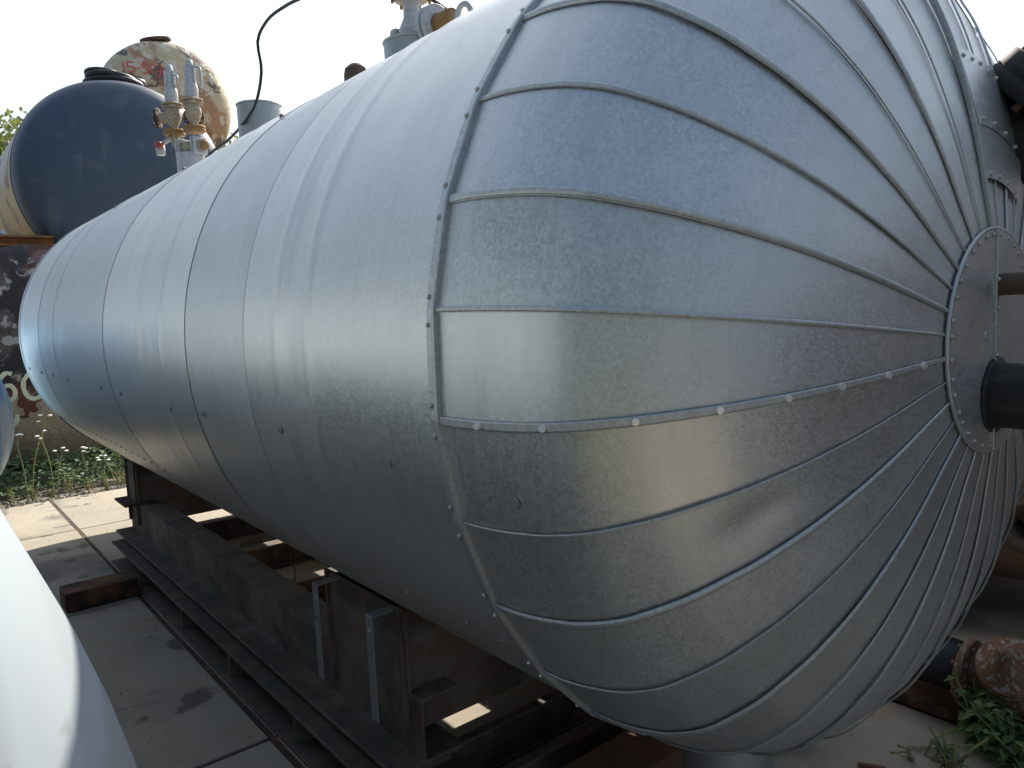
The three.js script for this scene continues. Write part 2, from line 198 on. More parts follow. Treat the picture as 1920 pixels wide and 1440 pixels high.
function rib(deg, w, h, flatTop, r0 = 1, r1 = 0.222, lift = 0) { // rolled seam along a meridian
  const pts = PR.filter((p) => p[1] <= r0 && p[1] >= r1), cs = flatTop ? [[-1, -0.2], [-0.92, 0.8], [-0.75, 1], [0.55, 1], [0.8, 0.85], [1, 0.5], [1, -0.2]] : [[-1, -0.3], [-0.95, 0.25], [-0.7, 0.72], [-0.3, 0.96], [0.1, 1], [0.45, 0.85], [0.7, 0.55], [0.8, 0.15], [1, 0.1], [1, -0.3]];
  return grid(pts.length - 1, cs.length - 1, (u, v) => { const i = Math.round(u * (pts.length - 1)), [px, pr] = pts[i], [nx, nr] = profN(pr), [a, b] = cs[Math.round(v * (cs.length - 1))], hh = h * (0.35 + 0.65 * pr) * b + lift, x = px * R + nx * hh, rho = pr * R * 0.9995 + nr * hh, o = a * w * (0.38 + 0.62 * pr); return [x, H + rho * cos(deg * D) - o * sin(deg * D), rho * sin(deg * D) + o * cos(deg * D)]; }, (u, v) => [u * 1.3 + deg, v * w * 3]).toNonIndexed();
}
const sharp = (g) => { g.computeVertexNormals(); return g; };
const screwG = join([rod(V(0, 0, 0), V(0, 0.0018, 0), 0.0055, 0.0055, 10), rod(V(0, 0.0018, 0), V(0, 0.005, 0), 0.0042, 0.0036, 6)]);
const boltG = join([rod(V(0, 0, 0), V(0, 0.004, 0), 0.011, 0.011, 12), rod(V(0, 0.004, 0), V(0, 0.011, 0), 0.0075, 0.0075, 6)]);
const headScrewG = join([rod(V(0, -0.001, 0), V(0, 0.0045, 0), 0.0072, 0.0062, 14)]);
const studG = join([rod(V(0, -0.002, 0), V(0, 0.0016, 0), 0.0105, 0.0095, 16)]);
function fix(name, g, m, p, n, parent = tank) { const o = obj(name, g, m, parent); o.position.set(...p); o.quaternion.setFromUnitVectors(V(0, 1, 0), V(...n).normalize()); return o; }
const onHead = (rho, deg, up = 0) => { const [nx, nr] = profN(rho), f = flat(deg); return [polar(profX(rho) * R + nx * up, rho * R * f + nr * up, deg), [nx, nr * cos(deg * D), nr * sin(deg * D)]]; };
for (let k = 0; k < NG; k++) {
  const j = k > 16 ? k - 32 : k, d = PH0 + j * GP, even = ((j % 2) + 2) % 2 === 0;
  if (j === -4) obj('seam_flange', sharp(rib(d, 0.005, 0.014, true)), M.galvTrim, tank);
  else obj('seam_rib', sharp(j === 4 ? rib(d, 0.0092, 0.0042, true) : rib(d, even ? 0.0088 : j === 1 || j === 3 ? 0.0058 : 0.0034, even ? 0.005 : 0.0032, j === 5 || j === 7)), M.galvTrim, tank);
  for (const o of [-1.5, 1.6]) { const q = d + o + 0.5 * (hash(k, 4, o > 0) - 0.5); fix('screw', screwG, M.screw, polar(-0.0165, (R + 0.0042) * (flat(q) + 0.0012), q), [0, cos(q * D), sin(q * D)]); }
}
for (let i = 0; i < 8; i++) { const rho = [0.992, 0.955, 0.86, 0.745, 0.63, 0.52, 0.405, 0.3][i]; const [p, n] = onHead(rho, PH0 + 4 * GP, 0.0042 * (0.35 + 0.65 * rho)); fix('screw', headScrewG, M.zincBright, p, n); }
for (const q of [0.9, 0.72]) { const [p, n] = onHead(q, PH0 - 4 * GP - 0.7, 0.014); fix('screw', boltG, M.screw, p, [n[0] * 0.2, sin(PH0 - 45) * 0, -1]); }
{ // collar over the joint of shell and end
  const cs = [[-0.022, -0.002], [-0.0215, 0.0032], [-0.004, 0.0042], [-0.002, 0.0075], [0.003, 0.0085], [0.0065, 0.0065], [0.0068, -0.006]];
  obj('collar', sharp(grid(NG * 4, cs.length - 1, (u, v) => { const d = PH0 + u * 360, [x, h] = cs[Math.round(v * (cs.length - 1))]; return polar(x, R * (x < -0.01 ? (1 + flat(d)) / 2 + 0.0005 : flat(d) + 0.0008) + h, d); }, (u, v) => [u * 6.6, v * 0.03]).toNonIndexed()), M.galvTrim, tank);
}
{ // round centre plate in two halves with a turned edge
  const rd = 0.2265 * R, x = 0.5395 * R + 0.0015;
  const half = (s, x0) => { const pts = []; const z0 = 0.006; const z = (t) => t; const a0 = Math.asin(z0 / rd); for (let i = 0; i <= 40; i++) { const a = s > 0 ? a0 + (PI - 2 * a0) * i / 40 : PI + a0 + (PI - 2 * a0) * i / 40; pts.push([rd * cos(a), rd * sin(a)]); } const g = plate(pts, 0.0015); g.applyMatrix4(new THREE.Matrix4().makeBasis(V(0, 1, 0), V(0, 0, 1), V(1, 0, 0))); g.translate(x0, H, 0); const p = g.attributes.position, uv = g.attributes.uv; for (let i = 0; i < p.count; i++) uv.setXY(i, p.getY(i), p.getZ(i)); return g; };
  const c = obj('centre_plate', half(1, x), M.galv, tank); obj('centre_plate', half(-1, x + 0.002), M.galv, tank);
  obj('cover_strip', box(x - 0.001, x + 0.008, H - rd * 0.99, H + rd * 0.99, -0.001, 0.008, 0.002), M.galvTrim, tank);
  const rim = new THREE.TorusGeometry(rd, 0.0042, 8, 90); rim.rotateY(PI / 2); rim.translate(x, H, 0); obj('plate_edge', rim, M.galvTrim, tank);
  for (let i = 0; i < 36; i++) { const a = (i + 0.5) * 10 + 3 * (hash(i, 2, 2) - 0.5); fix('screw', screwG, M.screw, polar(x + 0.002, rd * 0.945, a), [1, 0, 0]); }
  for (const [dy, dz] of [[0.013, 0.044]]) fix('stud', studG, M.stud, [x + 0.0025, H + dy, dz], [1, 0, 0]).material = M.galvTrim;
  for (const dy of [0.13, 0.07, -0.03]) fix('screw', screwG, M.screw, [x + 0.0085, H + dy, 0.004], [1, 0, 0]);
}
for (const [x, a] of [[-0.224, 100.9], [-0.794, 100.2], [-1.46, 101], [-1.853, 101.7], [-2.674, 101.5], [-3.086, 101.5], [-4.031, 101.8], [-4.546, 101.6], [-5.043, 101.7], [-5.612, 101.4]]) fix('stud', studG, M.stud, polar(x, R + 0.0025 + shellR(x, a), a), [0, cos(a * D), sin(a * D)]);
{ const [p, n] = onHead(0.985, PH0 + 4.72 * GP, 0.001); p[0] = 0.128; fix('stud', studG, M.stud, onHead(0.983, PH0 + 4.7 * GP, 0.0)[0], n); }
for (let i = 0; i < 44; i++) { const x = -0.07 - i * 0.13, a = LAP - 0.8; fix('screw', screwG, M.stud, polar(x, R + 0.0015 + shellR(x, a), a), [0, cos(a * D), sin(a * D)]); }
for (const [x, a] of [[-1.52, 38], [-2.8, 36], [-4.22, 37]]) fix('screw', boltG, M.stud, polar(x, R + 0.003, a), [0, cos(a * D), sin(a * D)]);
// far end
obj('far_end', grid(30, 96, (u, v) => { const [x, r] = PR[Math.round(u * 120)] || PR[120]; return polar(XE - x * R, r * R, v * 360); }, (u, v) => [u * 1.3, v * 6.6]), M.galv, tank);
obj('collar', grid(1, 96, (u, v) => polar(XE - 0.012 + u * 0.03, R + 0.006, v * 360), (u, v) => [u * 0.03, v * 6.6]), M.galvTrim, tank);
// two cover sheets screwed on high on the end
const patch = (d0, d1, r0, r1, up) => grid(10, 10, (u, v) => { const d = d0 + (d1 - d0) * u, r = r0 + (r1 - r0) * v, [nx, nr] = profN(r); return polar(profX(r) * R + nx * up, r * R + nr * up, d); }, (u, v) => [u * 0.3, v * 0.2]);
obj('cover_sheet', patch(-24, 3.6, 0.43, 0.585, 0.008), M.galv, tank); obj('cover_sheet', patch(-30, 3.6, 0.325, 0.433, 0.006), M.galv, tank);
for (let i = 0; i < 7; i++) { const [p, n] = onHead(0.572, 2 - i * 4.4, 0.008); fix('screw', screwG, M.screw, p, n); }
for (let i = 0; i < 4; i++) { const [p, n] = onHead(0.445, 0 - i * 8, 0.008); fix('screw', screwG, M.screw, p, n); }
for (let i = 0; i < 4; i++) { const [p, n] = onHead(0.335, 0 - i * 8, 0.006); fix('screw', screwG, M.screw, p, n); }
// nozzles on the end
{
  const n1 = obj('pipe_stub', [lathe([[0.0, 0], [0.0235, 0], [0.0235, 0.25], [0.0, 0.25]], V(0.568, H + 0.119, -0.018), V(1, 0.02, 0), 30)], M.brownPipe, tank);
  const n2 = obj('pipe_stub', [lathe([[0, 0], [0.082, 0], [0.082, 0.004], [0.07, 0.007], [0.069, 0.3], [0, 0.3]], V(0.57, H - 0.117, -0.012), V(1, -0.01, 0), 40)], M.blackPipe, tank);
  const ax = V(0.72, 0.68, -0.1).normalize(), b0 = V(0.455, 1.99, -0.29), at = (k) => b0.clone().addScaledVector(ax, k);
  obj('manway_neck', lathe([[0, 0], [0.1, 0], [0.1, 0.13], [0, 0.13]], b0, ax, 40), M.blackPipe, tank);
  const mf = obj('manway_flange', lathe([[0, 0], [0.15, 0], [0.157, 0.006], [0.157, 0.035], [0.152, 0.04], [0.157, 0.044], [0.157, 0.08], [0.145, 0.085], [0, 0.085]], at(0.125), ax, 56), M.blackPipe, tank);
  const qa = new THREE.Quaternion().setFromUnitVectors(V(0, 1, 0), ax);
  for (let i = 0; i < 12; i++) { const a = i * 30 * D, o = V(0.13 * cos(a), 0, 0.13 * sin(a)).applyQuaternion(qa); obj('flange_bolt', rod(at(0.11).add(o), at(0.225).add(o), 0.009, 0.009, 6), M.rust, mf); }
}
// nozzle sleeve under the shell
obj('drain_sleeve', lathe([[0.125, 0.33], [0.128, 0.02], [0.135, 0.0], [0.12, 0.004], [0.118, 0.33]], V(-0.11, 0.3, 0.02), V(0, 1, 0), 40), M.galvTrim, tank);

// ---------------------------------------------------------------- support frame under the tank
const frame = thing('support_frame', 'dark rusty steel skid of I-beams and saddles carrying the galvanised tank', 'frame');
const ibeam = (x0, x1, y0, y1, zc, w) => [box(x0, x1, y0, y0 + 0.014, zc - w / 2, zc + w / 2), box(x0, x1, y1 - 0.014, y1, zc - w / 2, zc + w / 2), box(x0 + 0.002, x1 - 0.002, y0 + 0.012, y1 - 0.012, zc - 0.005, zc + 0.005)];
const tankY = (z) => H - sqrt(R * R - z * z);
for (const s of [-1, 1]) {
  const zz = (p, q) => (s > 0 ? [p, q] : [-q, -p]);
  obj('main_beam', [box(-4.8, -0.88, 0.19, 0.206, ...zz(0.44, 0.71)), box(-4.8, -0.88, 0.406, 0.42, ...zz(0.45, 0.605)), box(-4.798, -0.882, 0.204, 0.408, ...zz(0.588, 0.6))], M.steel, frame);
  obj('base_channel', [box(-4.72, -0.25, 0.135, 0.15, ...zz(0.66, 0.76)), box(-4.72, -0.25, 0.0, 0.014, ...zz(0.66, 0.775)), box(-4.72, -0.25, 0.01, 0.14, s * 0.672 - 0.006, s * 0.672 + 0.006)], M.steel, frame);
  for (const x of [-4.0, -3.1, -2.35, -1.6, -0.85]) obj('stiffener', box(x - 0.012, x + 0.012, 0.012, 0.137, s > 0 ? 0.678 : -0.752, s > 0 ? 0.752 : -0.678), M.steel, frame);
}
for (const x of [-4.65, -3.75, -2.95, -1.9, -0.96, -0.71]) { const w = x > -1 ? 0.02 : 0.05; obj('cross_beam', [box(x - w, x + w, 0.15, 0.165, -0.655, 0.655), box(x - 0.006, x + 0.006, 0.012, 0.152, -0.664, 0.664), box(x - w, x + w, 0.002, 0.016, -0.655, 0.655)], M.steel, frame); }
for (const x of [-4.65, -3.75, -2.95, -1.9, -0.96]) for (const s of [-1, 1]) obj('packing_plate', box(x - 0.07, x + 0.07, 0.163, 0.192, s * 0.55 - 0.06, s * 0.55 + 0.06), M.steel, frame);
obj('cross_timber', box(-0.56, -0.36, 0.0, 0.2, -0.95, 0.3, 0.008), M.timber, frame);
function saddle(xa, xb) {
  const g = obj('saddle', (() => { // web plates across, side plates along
    const webs = [xa + 0.02, xb - 0.02].map((x) => { const p = [[-0.62, 0.27], [0.62, 0.27], [0.62, tankY(0.62) - 0.006]]; for (let i = 0; i <= 24; i++) { const z = 0.62 - 1.24 * i / 24; p.push([z, tankY(z) - 0.006]); } const q = plate(p, 0.012); q.applyMatrix4(new THREE.Matrix4().makeBasis(V(0, 0, 1), V(0, 1, 0), V(-1, 0, 0))); q.translate(x, 0, 0); return q; });
    return [...webs];
  })(), M.steel, frame);
  for (const s of [-1, 1]) { const y1 = tankY(0.6) - 0.012; obj('side_plate', box(xa, xb, 0.42, y1, s * 0.6 - 0.008 + 0.002, s * 0.6 + 0.008), M.steel, g); if (xa < -3) obj('wear_plate', box(xa - 0.02, xb + 0.02, 0.4205, 0.436, s * 0.6 - 0.1, s * 0.6 + 0.1), M.rust, g); }
  return g;
}
saddle(-1.52, -0.94); saddle(-4.78, -4.5);
for (const x of [-1.42, -1.01]) { // galvanised flat straps
  const s = obj('strap_bracket', [box(x - 0.022, x + 0.022, 0.335, 0.702, 0.698, 0.703, 0.0015), box(x - 0.022, x + 0.022, 0.697, 0.702, 0.602, 0.7, 0.0015)], M.galvTrim, frame);
  for (const [y, m] of [[0.65, M.screw], [0.57, M.stud], [0.4, M.stud]]) obj('bolt', rod(V(x, y, 0.702), V(x, y, 0.707), 0.008, 0.007, 8), m, s);
}
obj('clamp_block', [box(-2.85, -2.62, 0.0, 0.06, 0.16, 0.26), box(-2.85, -2.78, 0.05, 0.16, 0.16, 0.26), box(-2.68, -2.62, 0.05, 0.12, 0.16, 0.26)], M.rust, frame);
tag(obj('wire', tube([V(-2.4, 0.60, 0.36), V(-2.42, 0.5, 0.37), V(-2.43, 0.35, 0.37), V(-2.46, 0.25, 0.4), V(-2.52, 0.2, 0.42), V(-2.53, 0.17, 0.4)], 0.003, 30, 6), M.black), 'thin loose wire hanging from the tank belly above the skid', 'wire');
tag(obj('timber_block', box(-4.05, -3.85, 0.004, 0.12, 0.79, 1.19, 0.008), M.rust), 'short rusty beam offcut lying on the slabs beside the skid', 'beam');

// ---------------------------------------------------------------- fittings on top of the tank
const top = (x, z = 0) => H + sqrt(R * R - z * z);
function sleeve(name, x, z, r, h, label) {
  const t = thing(name, label, 'sleeve', [x, top(x, z) - 0.06, z]);
  obj('wall', lathe([[r, 0], [r, h + 0.06], [r - 0.002, h + 0.06], [r - 0.002, 0]], V(0, 0, 0), V(0, 1, 0), 48), M.galvTrim, t);
  const g = new THREE.TorusGeometry(r, 0.006, 8, 60); g.rotateX(PI / 2); g.translate(0, h + 0.06, 0); obj('rolled_rim', g, M.galvTrim, t);
  return t;
}
sleeve('nozzle_sleeve', -3.38, -0.02, 0.128, 0.31, 'open galvanised sleeve on the tank top beside the loose black cable');
const sB = sleeve('nozzle_sleeve', -1.66, -0.02, 0.125, 0.185, 'low galvanised sleeve on the tank top holding a cream valve');
obj('cover', lathe([[0, 0.2], [0.124, 0.2], [0.124, 0.215], [0, 0.215]], V(0, 0, 0)), M.galvTrim, sB);
{ // angle valve standing in the near sleeve
  const t = thing('angle_valve', 'cream painted flanged valve standing in the low sleeve', 'valve', [-1.66, top(0), -0.02]);
  obj('body', [lathe([[0, 0.12], [0.05, 0.12], [0.055, 0.17], [0.06, 0.2], [0.058, 0.24], [0.045, 0.27], [0.036, 0.29], [0.034, 0.34], [0.045, 0.37]], V(0, 0, 0)), rod(V(0, 0.215, 0), V(0.12, 0.215, -0.02), 0.042, 0.042, 20), lathe([[0, 0.0], [0.03, 0], [0.034, 0.02], [0.03, 0.035], [0, 0.04]], V(-0.05, 0.225, 0.03), V(-0.8, 0.1, 0.5))], M.valveGrey, t);
  obj('flange', lathe([[0, 0], [0.085, 0], [0.088, 0.004], [0.088, 0.02], [0.084, 0.024], [0, 0.024]], V(0.11, 0.215, -0.018), V(1, 0, -0.17)), M.valveGrey, t);
  obj('flange', lathe([[0, 0], [0.085, 0], [0.088, 0.004], [0.088, 0.02], [0.084, 0.024], [0, 0.024]], V(0.14, 0.215, -0.023), V(1, 0, -0.17)), M.valveGrey, t);
  obj('end_pipe', lathe([[0, 0], [0.05, 0], [0.05, 0.08], [0, 0.08]], V(0.165, 0.215, -0.028), V(1, 0, -0.17)), M.flangeRust, t);
  const b = obj('bonnet_flange', [lathe([[0, 0.36], [0.07, 0.36], [0.09, 0.385], [0.092, 0.42], [0.088, 0.43], [0.09, 0.435], [0.09, 0.47], [0.06, 0.48], [0.05, 0.6], [0, 0.62]], V(0, 0, 0))], M.valveOchre, t);
  for (let i = 0; i < 6; i++) { const a = i * 60 * D; obj('stud_bolt', rod(V(0.078 * cos(a), 0.35, 0.078 * sin(a)), V(0.078 * cos(a), 0.49, 0.078 * sin(a)), 0.008, 0.008, 6), M.flangeRust, b); }
}
{ const t = thing('vent_stub', 'short dark pipe stub peeping over the tank top', 'pipe', [-2.22, top(0) - 0.05, -0.05]); obj('pipe', lathe([[0.062, 0], [0.062, 0.25], [0.056, 0.28], [0.03, 0.302], [0, 0.305]], V(0, 0, 0)), M.brownPipe, t); obj('band', lathe([[0.07, 0.06], [0.072, 0.065], [0.072, 0.085], [0.07, 0.09]], V(0, 0, 0)), M.rust, t); }
{ const t = thing('lifting_eye', 'bent steel lifting eye on the crown of the tank', 'lifting eye', [-1.29, top(0), -0.02]); obj('hook', tube([V(-0.05, -0.02, 0), V(-0.05, 0.17, 0), V(-0.025, 0.225, 0), V(0.02, 0.225, 0), V(0.05, 0.18, 0), V(0.05, 0.11, 0)], 0.012, 30, 10), M.valveGrey, t); obj('pad', box(-0.08, 0.08, -0.012, 0.006, -0.04, 0.04), M.valveGrey, t); }
tag(obj('cable', tube([V(-4.5, 2.64, 0.1), V(-4.3, 2.65, 0.12), V(-4.13, 2.67, 0.14), V(-3.83, 2.74, 0.12), V(-3.59, 2.77, 0.1), V(-3.26, 2.83, 0.1), V(-3.11, 2.89, 0.1), V(-3.01, 3.03, 0.1), V(-3.03, 3.19, 0.1), V(-2.89, 3.25, 0.1), V(-2.65, 3.25, 0.1), V(-2.35, 3.21, 0.1), V(-2.04, 3.2, 0.0), V(-1.8, 3.05, -0.3), V(-1.8, 2.5, -0.85), V(-1.85, 1.6, -1.12), V(-1.9, 0.3, -1.15), V(-2.0, 0.03, -1.2), V(-2.3, 0.012, -1.25)], 0.0085, 160, 10), M.black), 'loose black cable rising in a bend above the tank top', 'cable');
{ // pair of spring safety valves on a change-over piece
  const t = thing('safety_valve_set', 'pair of silver spring safety valves with rusty flanges on one stand pipe', 'valve', [-4.67, 2.78, 0.0]);
  t.scale.setScalar(0.72);
  obj('stand_pipe', lathe([[0.135, -0.3], [0.135, 0.13], [0.13, 0.14], [0, 0.14]], V(0, 0, 0)), M.valveGrey, t);
  const flange = (p, d, r, h, m, par) => { const f = obj('flange', lathe([[0, 0], [r * 0.97, 0], [r, h * 0.15], [r, h * 0.42], [r * 0.94, h * 0.46], [r * 0.94, h * 0.54], [r, h * 0.58], [r, h * 0.85], [r * 0.97, h], [0, h]], p, d, 30), m, par); const q = new THREE.Quaternion().setFromUnitVectors(V(0, 1, 0), d.clone().normalize()); for (let i = 0; i < 6; i++) { const a = (i * 60 + 20) * D, o = V(r * 0.78 * cos(a), 0, r * 0.78 * sin(a)); obj('bolt', rod(o.clone().setY(-0.012).applyQuaternion(q).add(p), o.clone().setY(h + 0.014).applyQuaternion(q).add(p), 0.009, 0.009, 6), M.valveGrey, f); } return f; };
  // change-over block: valve body with two square flanges
  obj('changeover_body', [lathe([[0.055, 0.1], [0.07, 0.14], [0.075, 0.18], [0.068, 0.22], [0.06, 0.23]], V(0, 0.02, 0)), rod(V(-0.13, 0.2, 0.06), V(0.17, 0.2, -0.08), 0.058, 0.058, 22)], M.valveOchre, t);
  for (const k of [-1, 1]) { const g = [box(-0.012, 0.012, -0.085, 0.085, -0.085, 0.085, 0.006), box(0.02, 0.042, -0.085, 0.085, -0.085, 0.085, 0.006)]; const o = obj('square_flange', g, M.valveGrey, t); o.position.set(k * 0.095 + 0.01, 0.2, -k * 0.045); o.rotation.y = 0.43; }
  obj('end_cap', lathe([[0, 0], [0.045, 0], [0.048, 0.05], [0.03, 0.07], [0, 0.072]], V(0.15, 0.2, -0.075), V(1, 0, -0.45)), M.flangeRust, t);
  obj('elbow', tube([V(-0.06, 0.2, 0.03), V(-0.13, 0.22, 0.06), V(-0.17, 0.28, 0.08), V(-0.175, 0.34, 0.085)], 0.045, 20, 14), M.valveOchre, t);
  const stand = (x, z, out, lever) => {
    const p = V(x, 0.34, z); flange(p, V(0, 1, 0), 0.105, 0.056, M.flangeRust, t);
    const b = obj('valve_body', [lathe([[0.04, 0.05], [0.042, 0.09], [0.062, 0.13], [0.078, 0.17], [0.078, 0.22], [0.066, 0.25], [0.06, 0.27]], p), rod(p.clone().add(V(0, 0.18, 0)), p.clone().add(out.clone().multiplyScalar(0.15)).add(V(0, 0.18, 0)), 0.055, 0.05, 18)], M.valveOchre, t);
    flange(p.clone().add(out.clone().multiplyScalar(0.135)).add(V(0, 0.18, 0)), out, 0.1, 0.03, M.rust, t);
    obj('bonnet_flange', [box(-0.078, 0.078, 0.27, 0.295, -0.078, 0.078, 0.012), box(-0.076, 0.076, 0.3, 0.328, -0.076, 0.076, 0.012)].map((g) => { g.rotateY(0.5); return g.translate(p.x, p.y, p.z); }), M.valveOchre, t);
    const s = obj('spring_housing', [lathe([[0.06, 0.325], [0.064, 0.36], [0.066, 0.42], [0.06, 0.45], [0.05, 0.48], [0.044, 0.54], [0.04, 0.6], [0.036, 0.66], [0.03, 0.69], [0.015, 0.7], [0, 0.702]], p)], M.valveGrey, t);
    for (let i = 0; i < 4; i++) { const a = i * PI / 2 + 0.4; obj('web', [box(0.03, 0.066, 0.44, 0.63, -0.008, 0.008, 0.004)].map((g) => { g.rotateY(a); return g.translate(p.x, p.y, p.z); }), M.valveGrey, s); }
    obj('lever', lever ? [tube([p.clone().add(V(0, 0.66, 0)), p.clone().add(V(0.06, 0.62, -0.03)), p.clone().add(V(0.11, 0.6, -0.06)), p.clone().add(V(0.12, 0.52, -0.065)), p.clone().add(V(0.115, 0.4, -0.06))], 0.013, 24, 8)] : [tube([p.clone().add(V(0.03, 0.44, -0.01)), p.clone().add(V(0.085, 0.5, -0.04)), p.clone().add(V(0.09, 0.57, -0.045)), p.clone().add(V(0.05, 0.59, -0.02))], 0.011, 24, 8)], M.valveGrey, t);
  };
  stand(-0.175, 0.085, V(-0.55, 0, 0.83).normalize(), false);
  stand(0.085, -0.035, V(-0.95, 0, -0.3).normalize(), true);
  const c = obj('drain_cock', [rod(V(-0.2, 0.33, 0.1), V(-0.3, 0.26, 0.2), 0.02, 0.02, 12), lathe([[0, 0], [0.042, 0], [0.045, 0.05], [0.042, 0.11], [0, 0.115]], V(-0.3, 0.16, 0.2))], M.valveGrey, t);
  obj('cock_plug', lathe([[0, 0], [0.036, 0], [0.036, 0.06], [0, 0.065]], V(-0.28, 0.25, 0.2), V(0.5, 0.1, 0.6)), M.red, c);
}

// ---------------------------------------------------------------- the other tanks
function tankAt(o) { // horizontal tank, near rim at x0, running towards -x; head bulges to +x (or both)
  const t = thing(o.name || 'tank', o.label, 'tank', [o.x0, 0, o.z], 0, o.group), r = o.r, L = o.len, y = o.y, dome = o.dome || 1;
  obj('shell', grid(max(2, Math.round(L / 0.25)), 96, (u, v) => { const a = v * 2 * PI, x = -L * u, q = r + 0.004 * (fbm(x * 1.3 + o.z, v * 14, 3, 71) - 0.5); return [x, y + q * cos(a), q * sin(a)]; }, (u, v) => [-L * u, v * 2 * PI * r]), o.shell, t);
  const head = (s) => grid(44, 96, (u, v) => { const p = PR[Math.round(u * 120)] || PR[120], a = v * 2 * PI, q = 1 + (o.rough || 0) * (fbm(p[1] * cos(a) * 7 + 9, p[1] * sin(a) * 7 + 9, 4, 91) - 0.5); return [(s > 0 ? 0 : -L) + s * p[0] * r * dome * q, y + p[1] * r * cos(a), p[1] * r * sin(a)]; }, (u, v, q) => [0.5 - q[2] / (o.uv || 3), 0.5 + (q[1] - y) / (o.uv || 3)]);
  obj('dished_end', head(1), o.head, t); obj('dished_end', head(-1), o.head, t);
  if (o.band !== false) obj('weld_band', lathe([[r + 0.001, -0.02], [r + 0.007, -0.012], [r + 0.007, 0.008], [r - 0.004, 0.014]], V(0, y, 0), V(1, 0, 0), 96), o.bandMat || o.shell, t);
  for (const f of o.feet || []) { // saddles down to what carries the tank
    const yb = f[1] - (o.base || 0), p = [[-r * 0.75, f[1]], [r * 0.75, f[1]]]; for (let i = 0; i <= 16; i++) { const z = r * 0.75 * (1 - i / 8); p.push([z, y - sqrt(r * r - z * z) + 0.004]); }
    const g = plate(p, 0.16); g.applyMatrix4(new THREE.Matrix4().makeBasis(V(0, 0, 1), V(0, 1, 0), V(-1, 0, 0))); g.translate(f[0], 0, 0); obj('saddle', g, o.footMat || M.rust, t);
  }
  return t;
}
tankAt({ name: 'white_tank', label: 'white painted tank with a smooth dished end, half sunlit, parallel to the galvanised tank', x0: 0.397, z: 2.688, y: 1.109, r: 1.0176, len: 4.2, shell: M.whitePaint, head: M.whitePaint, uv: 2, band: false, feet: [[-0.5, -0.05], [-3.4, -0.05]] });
tankAt({ name: 'blue_tank', label: 'light blue tank with white scuffed rounded end beyond the white one', x0: -5.8, z: 1.95, y: 1.0, r: 0.8, len: 3.0, shell: M.skyBlue, head: M.skyBlue, uv: 2, band: false, dome: 0.9, feet: [[-0.4, 0.0], [-2.4, 0.0]] });
const rusty = tankAt({ name: 'rusty_tank', label: 'rusty tank end with blistered dark and tan paint and a cream painted number', x0: -9.55, z: 0.45, y: 1.3, r: 1.33, len: 4.2, shell: M.rustyHead, head: M.rustyHead, uv: 3, rough: 0.05, dome: 0.9, feet: [[-0.6, -0.04], [-3.4, -0.04]] });
tankAt({ name: 'primer_tank', label: 'rust brown tank on the ground next to the blistered tank, under the navy one', x0: -10.8, z: -2.24, y: 1.3, r: 1.33, len: 3.4, shell: M.brownShell, head: M.brownShell, uv: 3, feet: [[-0.6, -0.04], [-2.8, -0.04]] });
const navy = tankAt({ name: 'navy_tank', label: 'tank with a dark navy dished end and a silver and yellow stained shell', x0: -10.0, z: -0.8, y: 3.5, r: 1.29, len: 3.4, shell: M.yellowShell, head: M.navy, uv: 2.6, dome: 0.85, bandMat: M.navy });
const beige = tankAt({ name: 'beige_tank', label: 'tall set beige tank end with flaking paint and a red painted number', x0: -14.3, z: -2.62, y: 5.62, r: 1.16, len: 3.2, shell: M.beige, head: M.beige, uv: 2.6, rough: 0.05, dome: 1.25 });
{ const t = thing('tank_tower', 'steel trestle lifting the beige tank behind the navy one', 'trestle', [-15.9, -0.05, -2.62]); for (const sx of [-1, 1]) for (const sz of [-1, 1]) obj('leg', box(sx * 1.1 - 0.1, sx * 1.1 + 0.1, 0, 4.55, sz * 0.85 - 0.1, sz * 0.85 + 0.1), M.rust, t); for (const sx of [-1, 1]) { const p = [[-1, 4.3], [1, 4.3], [1, 5.09]]; for (let i = 0; i <= 16; i++) { const z = 1 - i / 8; p.push([z, 5.67 - sqrt(1.16 ** 2 - z * z)]); } const g = plate(p, 0.2); g.applyMatrix4(new THREE.Matrix4().makeBasis(V(0, 0, 1), V(0, 1, 0), V(-1, 0, 0))); g.translate(sx * 1.1 + 0.1, 0, 0); obj('cradle', g, M.rust, t); } }
obj('manhole_lid', lathe([[0, 0], [0.26, 0], [0.27, 0.01], [0.27, 0.05], [0.25, 0.06], [0, 0.065]], V(0.12, 5.62 + 1.15, 0.1), V(0.1, 1, 0.2)), M.rust, beige);
// painted numbers lie on the end plates
function strokes(list, w, o, m, parent) {
  for (const pts of list) {
    const c = pts.length > 2 ? new THREE.SplineCurve(pts.map((p) => new THREE.Vector2(...p))).getPoints(pts.length * 6) : [0, 0.25, 0.5, 0.75, 1].map((t) => new THREE.Vector2(pts[0][0] + (pts[1][0] - pts[0][0]) * t, pts[0][1] + (pts[1][1] - pts[0][1]) * t));
    const n = c.length - 1; obj('painted_stroke', grid(n, 2, (u, v) => { const i = Math.round(u * n), a = c[max(0, i - 1)], b = c[min(n, i + 1)], l = hypot(b.x - a.x, b.y - a.y) || 1, ww = w * (0.85 + 0.3 * noise(i * 0.7, v, 5)), q = (v - 0.5) * ww, z = c[i].x - (b.y - a.y) / l * q, y = c[i].y + (b.x - a.x) / l * q, rho = min(1, hypot(y, z) / o.r), rg = 1 + (o.rough || 0) * (fbm(rho * (y / o.r) / (rho || 1) * 7 + 9, rho * (z / o.r) / (rho || 1) * 7 + 9, 4, 91) - 0.5); return [profX(rho) * o.r * o.dome * rg + 0.012, o.y + y, z]; }), m, parent);
  }
}
